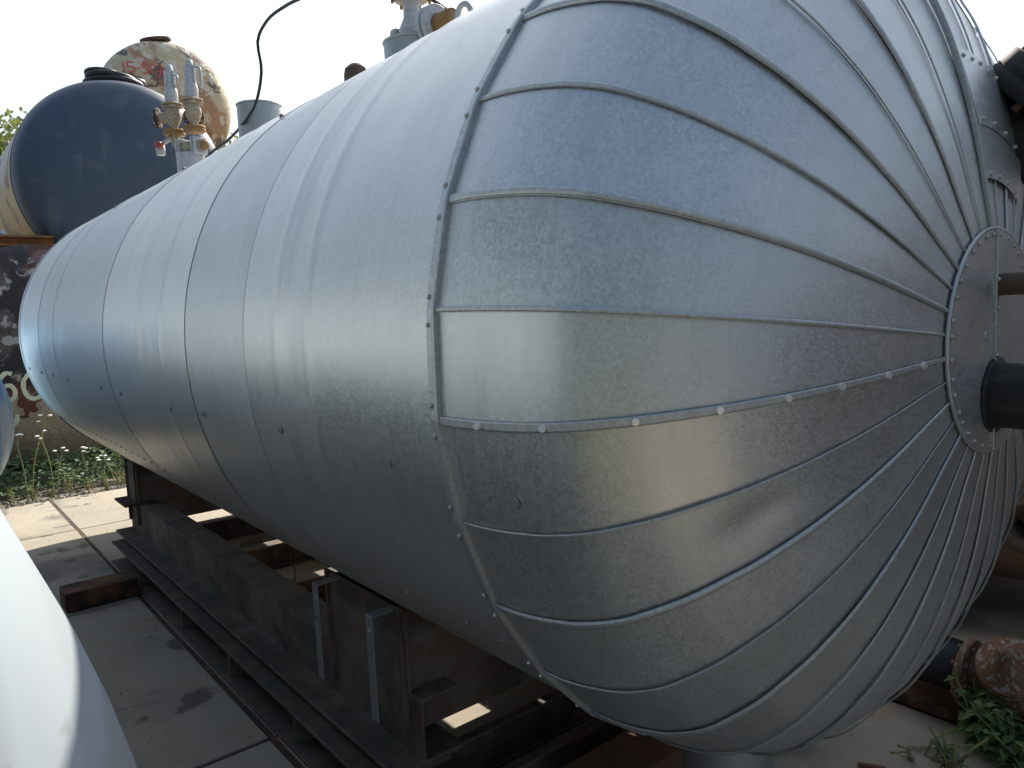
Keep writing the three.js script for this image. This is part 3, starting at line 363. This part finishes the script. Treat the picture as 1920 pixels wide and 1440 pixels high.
{ // "60" in cream: coordinates (z, y) from the end's centre; z grows to the left of the picture
  const o = { r: 1.33, dome: 0.9, y: 1.3, rough: 0.05 }, sh = (l) => l.map((s) => s.map(([a, b]) => [a + 0.17, b]));
  strokes(sh([[[0.2, -0.14], [0.26, -0.13], [0.32, -0.2], [0.345, -0.3], [0.32, -0.4], [0.26, -0.44], [0.2, -0.4], [0.19, -0.33], [0.23, -0.27], [0.3, -0.28]], [[0.06, -0.17], [0.1, -0.24], [0.1, -0.34], [0.06, -0.42], [0.0, -0.44], [-0.07, -0.4], [-0.1, -0.3], [-0.08, -0.2], [-0.02, -0.14], [0.04, -0.15], [0.07, -0.19]], [[0.19, -0.6], [0.2, -0.68], [0.24, -0.73]]]), 0.045, o, M.paintCream, rusty);
  const q = { r: 1.16, dome: 1.25, y: 5.62, rough: 0.05 }, G = (x, y) => [0.84 - x * 0.68, 0.4 + y * 0.8];
  strokes([[[0.05, 0], [0.05, 0.2]], [[0.12, 0.2], [0.26, 0.2]], [[0.12, 0.2], [0.12, 0.1]], [[0.12, 0.11], [0.22, 0.1], [0.25, 0.04], [0.2, 0.0], [0.12, 0.01]], [[0.29, 0.08], [0.36, 0.08]], [[0.52, 0.18], [0.41, 0.18]], [[0.41, 0.18], [0.4, 0.1]], [[0.4, 0.1], [0.49, 0.08], [0.51, 0.03], [0.46, -0.02], [0.39, 0.0]], [[0.58, -0.02], [0.58, 0.17]], [[0.64, 0.16], [0.8, 0.16]], [[0.8, 0.16], [0.76, 0.0], [0.7, -0.08]], [[0.68, 0.04], [0.8, 0.05]]].map((s) => s.map(([x, y]) => G(x * 1.15, y * 1.15))), 0.022, q, M.paintRed, beige);
}
{ const b = thing('rusty_beam', 'rusty beam laid across the top of the blistered tank', 'beam', [-9.75, 2.635, 0.75]); obj('flange', box(-0.12, 0.12, 0.1, 0.125, -0.6, 1.2), M.rustOrange, b); obj('web', box(-0.012, 0.012, 0.02, 0.102, -0.6, 1.2), M.rustOrange, b); obj('flange', box(-0.12, 0.12, -0.002, 0.022, -0.6, 1.2), M.rustOrange, b); const k = lathe([[0, 0], [0.03, 0], [0.03, 0.03], [0.02, 0.06], [0, 0.06]], V(0.06, 0.125, -0.08)); obj('bolt', k, M.valveGrey, b); }
{ // coiled hose lying on the navy tank
  const t = thing('hose_coil', 'coil of black rubber hose lying on the navy tank', 'hose', [-10.25, 3.5 + 1.29, -0.84]);
  for (const [dx, y, z, r, tilt] of [[0, 0.03, 0.02, 0.33, -0.02], [0.03, 0.09, 0.05, 0.27, 0.04], [0, 0.15, 0.14, 0.18, 0.03], [-0.05, 0.09, -0.2, 0.16, -0.12]]) { const g = new THREE.TorusGeometry(r, 0.04, 10, 50); g.rotateX(PI / 2 + 0); g.rotateX(-tilt); g.translate(dx, y, z); obj('loop', g, M.black, t); }
}
// brown tank behind, beyond the galvanised one
const brown = tankAt({ name: 'brown_tank', label: 'brown tank standing close behind the galvanised tank with a round flange low on its side', x0: 3.2, z: -2.95, y: 1.4, r: 1.3, len: 4.7, shell: M.brownShell, head: M.brownShell, uv: 3, feet: [[-0.6, 0.0], [-3.6, 0.0]] });
obj('nozzle_flange', [lathe([[0.06, 0], [0.06, 0.16], [0.11, 0.16], [0.115, 0.165], [0.115, 0.195], [0.11, 0.2], [0.055, 0.2], [0.055, 0.1]], V(-3.1, 0.72, 1.08), V(0.25, -0.15, 1))], M.brownPipe, brown);
// rusty shut-off valve lying on a sleeper
{
  const sl = tag(obj('sleeper', box(-0.55, 0.75, 0.002, 0.05, -1.4, -1.22, 0.01), M.rust), 'old timber sleeper on the slab behind the tank', 'timber');
  const t = thing('rusty_valve', 'heavily rusted flanged gate valve with black pipe stub behind the tank end', 'valve', [0.03, 0.2, -1.28]);
  obj('pipe_stub', lathe([[0, 0], [0.1, 0], [0.105, 0.03], [0.1, 0.25], [0, 0.25]], V(-0.22, 0.02, 0.0), V(1, -0.05, 0)), M.black, t);
  const fl = (x, r, h) => { const f = obj('flange', lathe([[0, 0], [r * 0.96, 0], [r, 0.005], [r, h - 0.005], [r * 0.96, h], [0, h]], V(x, 0.005, 0), V(1, -0.05, 0), 36), M.valvePatch, t); for (let i = 0; i < 8; i++) { const a = (i * 45 + 12) * D; obj('bolt', rod(V(x - 0.014, 0.005 + r * 0.78 * cos(a), r * 0.78 * sin(a)), V(x + h + 0.016, 0.003 + r * 0.78 * cos(a), r * 0.78 * sin(a)), 0.011, 0.011, 6), M.valvePatch, f); } };
  fl(0.03, 0.125, 0.03); fl(0.36, 0.125, 0.03);
  const g = lathe([[0.05, 0.05], [0.055, 0.09], [0.085, 0.13], [0.1, 0.19], [0.1, 0.23], [0.085, 0.29], [0.055, 0.33], [0.05, 0.37]], V(0, 0.0, 0), V(1, -0.05, 0), 32); obj('body', [g, rod(V(0.21, 0, 0), V(0.22, 0.1, 0.09), 0.07, 0.06, 18)], M.valvePatch, t);
  obj('bonnet', [lathe([[0, 0], [0.11, 0], [0.112, 0.02], [0.085, 0.026], [0.112, 0.032], [0.11, 0.055], [0.06, 0.07], [0.03, 0.16], [0, 0.165]], V(0.218, 0.085, 0.075), V(0.08, 0.75, 0.65))], M.valvePatch, t);
}

// ---------------------------------------------------------------- plants
function leafG(l, w, fold = 0.25) { // folded pointed leaf along +x
  const p = [[0, 0, 0], [l * 0.35, w * fold, w / 2], [l, -l * 0.08, 0], [l * 0.35, w * fold, -w / 2], [l * 0.45, 0, 0]]; const g = new THREE.BufferGeometry(); g.setAttribute('position', new THREE.Float32BufferAttribute([0, 1, 4, 1, 2, 4, 0, 4, 3, 4, 2, 3].flatMap((i) => p[i]), 3)); g.setAttribute('uv', new THREE.Float32BufferAttribute(new Float32Array(24), 2)); g.computeVertexNormals(); return g;
}
function leaves(list) { // list of [pos, yaw, pitch, length, width]
  return join(list.map(([p, a, b, l, w]) => { const g = leafG(l, w); g.rotateZ(b); g.rotateY(a); g.translate(p.x, p.y, p.z); return g; }));
}
function weed(name, label, pos, o, group) {
  const r = rng(o.seed), t = thing(name, label, 'plant', pos, 0, group), st = [], lf = [], fl = [];
  for (let s = 0; s < o.stems; s++) {
    const a = r() * 6.28, h = o.h * (0.55 + 0.45 * r()), k = o.lean * (0.4 + r()), b = V(cos(a) * 0.05 * r(), -0.02, sin(a) * 0.05 * r()), m = V(cos(a) * k * h * 0.4, h * 0.55, sin(a) * k * h * 0.4), e = V(cos(a) * k * h, h, sin(a) * k * h), c = new THREE.CatmullRomCurve3([b, m, e]);
    st.push(new THREE.TubeGeometry(c, 8, 0.004 + 0.002 * o.h, 5));
    const n = o.leaves; for (let i = 0; i < n; i++) { const q = (i + 0.3 + r() * 0.6) / n, p = c.getPoint(o.bare ? q * 0.6 : 0.15 + q * 0.85), sc = (1 - 0.55 * q) * (0.7 + 0.5 * r()); lf.push([p, r() * 6.28, 0.5 - r() * 0.9, o.l * sc, o.w * sc]); }
    if (o.flower) for (let i = 0; i < 3; i++) { const d = V(r() - 0.5, 0.6 * r(), r() - 0.5).multiplyScalar(0.14), p = e.clone().add(d); st.push(rod(c.getPoint(0.9), p, 0.0022, 0.0018, 5)); { const g = new THREE.IcosahedronGeometry(0.016 + 0.008 * r(), 1); g.scale(1, 0.4, 1); g.translate(p.x, p.y, p.z); fl.push(g); } }
  }
  obj('stems', st, M.stem, t); if (lf.length) obj('foliage', leaves(lf), o.m, t); for (const g of fl) obj('flower_head', g, M.flower, t); return t;
}
const weedsAt = [[-7.62, 0.92, 0.8, 1], [-7.62, 0.68, 0.62, 2], [-7.7, 0.36, 0.42, 4], [-7.6, 0.14, 0.42, 5], [-7.65, 1.35, 0.5, 8]];
for (const [x, z, h, s] of weedsAt) weed('flowering_weed', 'thin yellow green weed with small white flower heads at the slab edge', [x, -0.03, z], { seed: s * 31, stems: 2, h, lean: 0.3, leaves: 12, l: 0.055, w: 0.016, flower: true, m: M.leafPale }, 'weeds along the slab edge');
for (let i = 0; i < 16; i++) weed('low_weed', 'low leafy green weed growing in the gravel strip', [-7.42 - 0.25 * hash(i, 1, 1), -0.03, 1.7 - i * 0.16], { seed: 400 + i, stems: 5, h: 0.1 + 0.18 * hash(i, 2, 2), lean: 0.5, leaves: 12, l: 0.05, w: 0.02, m: i % 3 ? M.leafPale : M.leaf }, 'low weeds in the gravel strip');
{ // creeping cover in front of the rusty tank
  const r = rng(77), L = []; for (let i = 0; i < 5200; i++) { const x = -8.9 + r() * 1.15, z = -3.2 + r() * 6.4, h = 0.02 + 0.26 * r() * sm(-7.7, -8.2, x) * (0.5 + noise(x * 3, z * 3, 3)); L.push([V(x, h, z), r() * 6.28, 0.6 - r() * 1.1, 0.05 + 0.05 * r(), 0.035 + 0.03 * r()]); }
  const o = obj('ground_cover', leaves(L), M.leafDark); setting(o, 'stuff'); o.userData.label = 'dark green leafy ground cover in front of the rusty tank'; o.userData.category = 'ground cover';
  const g2 = new THREE.DodecahedronGeometry(0.012, 0), st = new THREE.InstancedMesh(g2, M.stone[0], 2600), m = new THREE.Matrix4(), q = new THREE.Quaternion(); for (let i = 0; i < 2600; i++) { const s = 0.5 + 1.6 * r() * r(); q.setFromEuler(new THREE.Euler(r() * 6, r() * 6, r() * 6)); m.compose(V(-7.3 - 0.55 * r() * (0.3 + r()), -0.035 + 0.008 * r(), -4 + r() * 8), q, V(s, s * 0.7, s)); st.setMatrixAt(i, m); const k = 0.6 + 0.7 * r(); st.setColorAt(i, lin(k, k * 0.98, k * 0.95)); }
  const gr = new THREE.InstancedMesh(g2, M.stone[1], 900); for (let i = 0; i < 900; i++) { const s = 0.12 + 0.3 * r() * r(); q.setFromEuler(new THREE.Euler(r() * 6, r() * 6, r() * 6)); m.compose(V(-6.8 + 8 * r(), 0.002, -1.6 + 3.6 * r()), q, V(s, s * 0.7, s)); gr.setMatrixAt(i, m); } gr.name = 'grit'; gr.castShadow = gr.receiveShadow = true; setting(gr, 'stuff'); gr.userData.label = 'fine grit and crumbs scattered on the concrete slabs'; gr.userData.category = 'grit'; scene.add(gr);
  st.name = 'gravel'; st.castShadow = st.receiveShadow = true; setting(st, 'stuff'); st.userData.label = 'pale gravel along the edge of the slabs'; st.userData.category = 'gravel'; scene.add(st);
  const G = []; for (let i = 0; i < 5000; i++) { const x = -6.5 + r() * 7, z = -5.2 - r() * 3.5, h = 0.3 * r(); G.push([V(x, h, z), r() * 6.28, 1.2 - r() * 1.6, 0.12 + 0.1 * r(), 0.03 + 0.03 * r()]); }
  for (let i = 0; i < 9000; i++) { const x = -0.5 + r() * 8.5, z = 3.0 + r() * 6.5, h = 0.12 * r(); if (x < 1.3 && z < 4) continue; G.push([V(x, h - 0.05, z), r() * 6.28, 1.3 - r() * 1.5, 0.14 + 0.12 * r(), 0.03 + 0.03 * r()]); }
  const o2 = obj('rough_grass', leaves(G), M.leafPale); setting(o2, 'stuff'); o2.userData.label = 'rough grass behind the tanks'; o2.userData.category = 'grass';
}
// nettles and a dry creeper by the tank end
function nettle(pos, n, h, seed, label) { weed('nettle', label, pos, { seed, stems: n, h, lean: 0.55, leaves: 13, l: 0.095, w: 0.055, m: M.leafNettle }); }
nettle([0.17, 0, -1.12], 10, 0.24, 901, 'bushy green nettle growing in front of the rusted gate valve');
nettle([0.31, 0, -1.07], 9, 0.22, 902, 'green nettle beside the bushy one, out in the open slab joint');
weed('small_weed', 'small tufted weed on the bare slab near the tank end', [0.17, 0, -0.88], { seed: 921, stems: 9, h: 0.13, lean: 0.8, leaves: 14, l: 0.035, w: 0.012, m: M.leaf });
weed('dry_creeper', 'dry brown creeping sprig lying on the slab', [0.05, 0.0, -0.9], { seed: 931, stems: 4, h: 0.1, lean: 2.4, leaves: 14, l: 0.03, w: 0.01, m: M.leafDry });
for (const [x, z, a, l] of [[-0.03, -0.72, 0.5, 0.09], [0.1, -1.02, 1.2, 0.08]]) { const g = box(-l / 2, l / 2, 0, 0.012, -0.008, 0.008); const o = tag(obj('twig', g, M.timber), l > 0.085 ? 'small dark stick lying alone on the slab' : 'small bark piece lying by the tufted weed', 'twig'); o.position.set(x, 0.001, z); o.rotation.y = a; }

// trees
function treeG(seed, H0, W, n) {
  const r = rng(seed), clumps = [], lim = [], base = V(0, -0.3, 0), c0 = V(0.1 * W * (r() - 0.5), H0 * 0.45, 0.1 * W * (r() - 0.5)); lim.push(rod(base, c0, 0.035 * H0, 0.02 * H0, 8));
  for (let i = 0; i < 26; i++) { const a = r() * 6.28, y = H0 * (0.3 + 0.66 * r()), k = W * 0.5 * (0.25 + 0.75 * r()) * sqrt(max(0.1, 1 - ((y / H0 - 0.58) / 0.48) ** 2)), p = V(cos(a) * k, y, sin(a) * k); clumps.push([p, W * (0.11 + 0.1 * r())]); lim.push(rod(c0.clone().multiplyScalar(0.55 + 0.45 * r()), p, 0.009 * H0, 0.003 * H0, 5)); }
  const pos = [], nor = [], e = new THREE.Euler(), v = V(0, 0, 0), nn = V(0, 0, 0);
  for (let i = 0; i < n; i++) { const [p, s] = clumps[floor(r() * clumps.length)]; const d = V(r() * 2 - 1, r() * 2 - 1, r() * 2 - 1); if (d.length() > 1) d.normalize(); d.multiplyScalar(s * (0.5 + 0.6 * r())); const l = 0.13 + 0.13 * r(); e.set(r() * 6.28, r() * 6.28, r() * 6.28); for (const [a, b] of [[0, 0], [0.5, 0.3], [1, 0], [0, 0], [1, 0], [0.5, -0.3]]) { v.set(a * l, 0, b * l).applyEuler(e); pos.push(p.x + d.x + v.x, p.y + d.y + v.y, p.z + d.z + v.z); } nn.set(0, 1, 0).applyEuler(e); for (let q = 0; q < 6; q++) nor.push(nn.x, nn.y, nn.z); }
  const g = new THREE.BufferGeometry(); g.setAttribute('position', new THREE.Float32BufferAttribute(pos, 3)); g.setAttribute('normal', new THREE.Float32BufferAttribute(nor, 3)); return [g, join(lim)];
}
const TG = [treeG(11, 9, 7.5, 16000), treeG(12, 8, 6.5, 14000), treeG(13, 10, 7, 15000)];
function tree(k, x, z, s, m, label, group) { const t = thing('tree', label, 'tree', [x, -0.1, z], hash(floor(x * 7), floor(z * 7), 3) * 6.28, group); t.scale.setScalar(s); obj('trunk', TG[k][1], M.bark, t); obj('crown', TG[k][0], m, t); return t; }
tree(0, -26, 0.3, 0.92, M.leafPale, 'pale green leafy tree rising behind the navy tank shell');
tree(1, -27, -9.2, 0.98, M.leafPale, 'pale green tree top between the beige tank and the open sleeve');
for (const [k, x, z, s] of [[0, -16, 13, 0.95], [1, -10, 15.5, 1.0], [2, -4, 14, 0.9], [0, 3, 16, 1.0], [1, 9.5, 13.5, 1.0], [2, 15, 8, 0.9]]) tree(k, x, z, s, M.leaf, 'mid green tree in the row facing the tank side across the yard', 'trees facing the tank across the yard');
// rust-brown tank facing the dished end, mirrored warm in its right-hand panels
tankAt({ name: 'oxide_tank', label: 'red oxide tank standing across from the dished end', x0: 8.6, z: -2.6, y: 1.3, r: 1.25, len: 4.0, shell: M.brownShell, head: M.brownShell, uv: 3, feet: [[-0.6, 0.0], [-3.3, 0.0]] });

renderer.render(scene, camera);
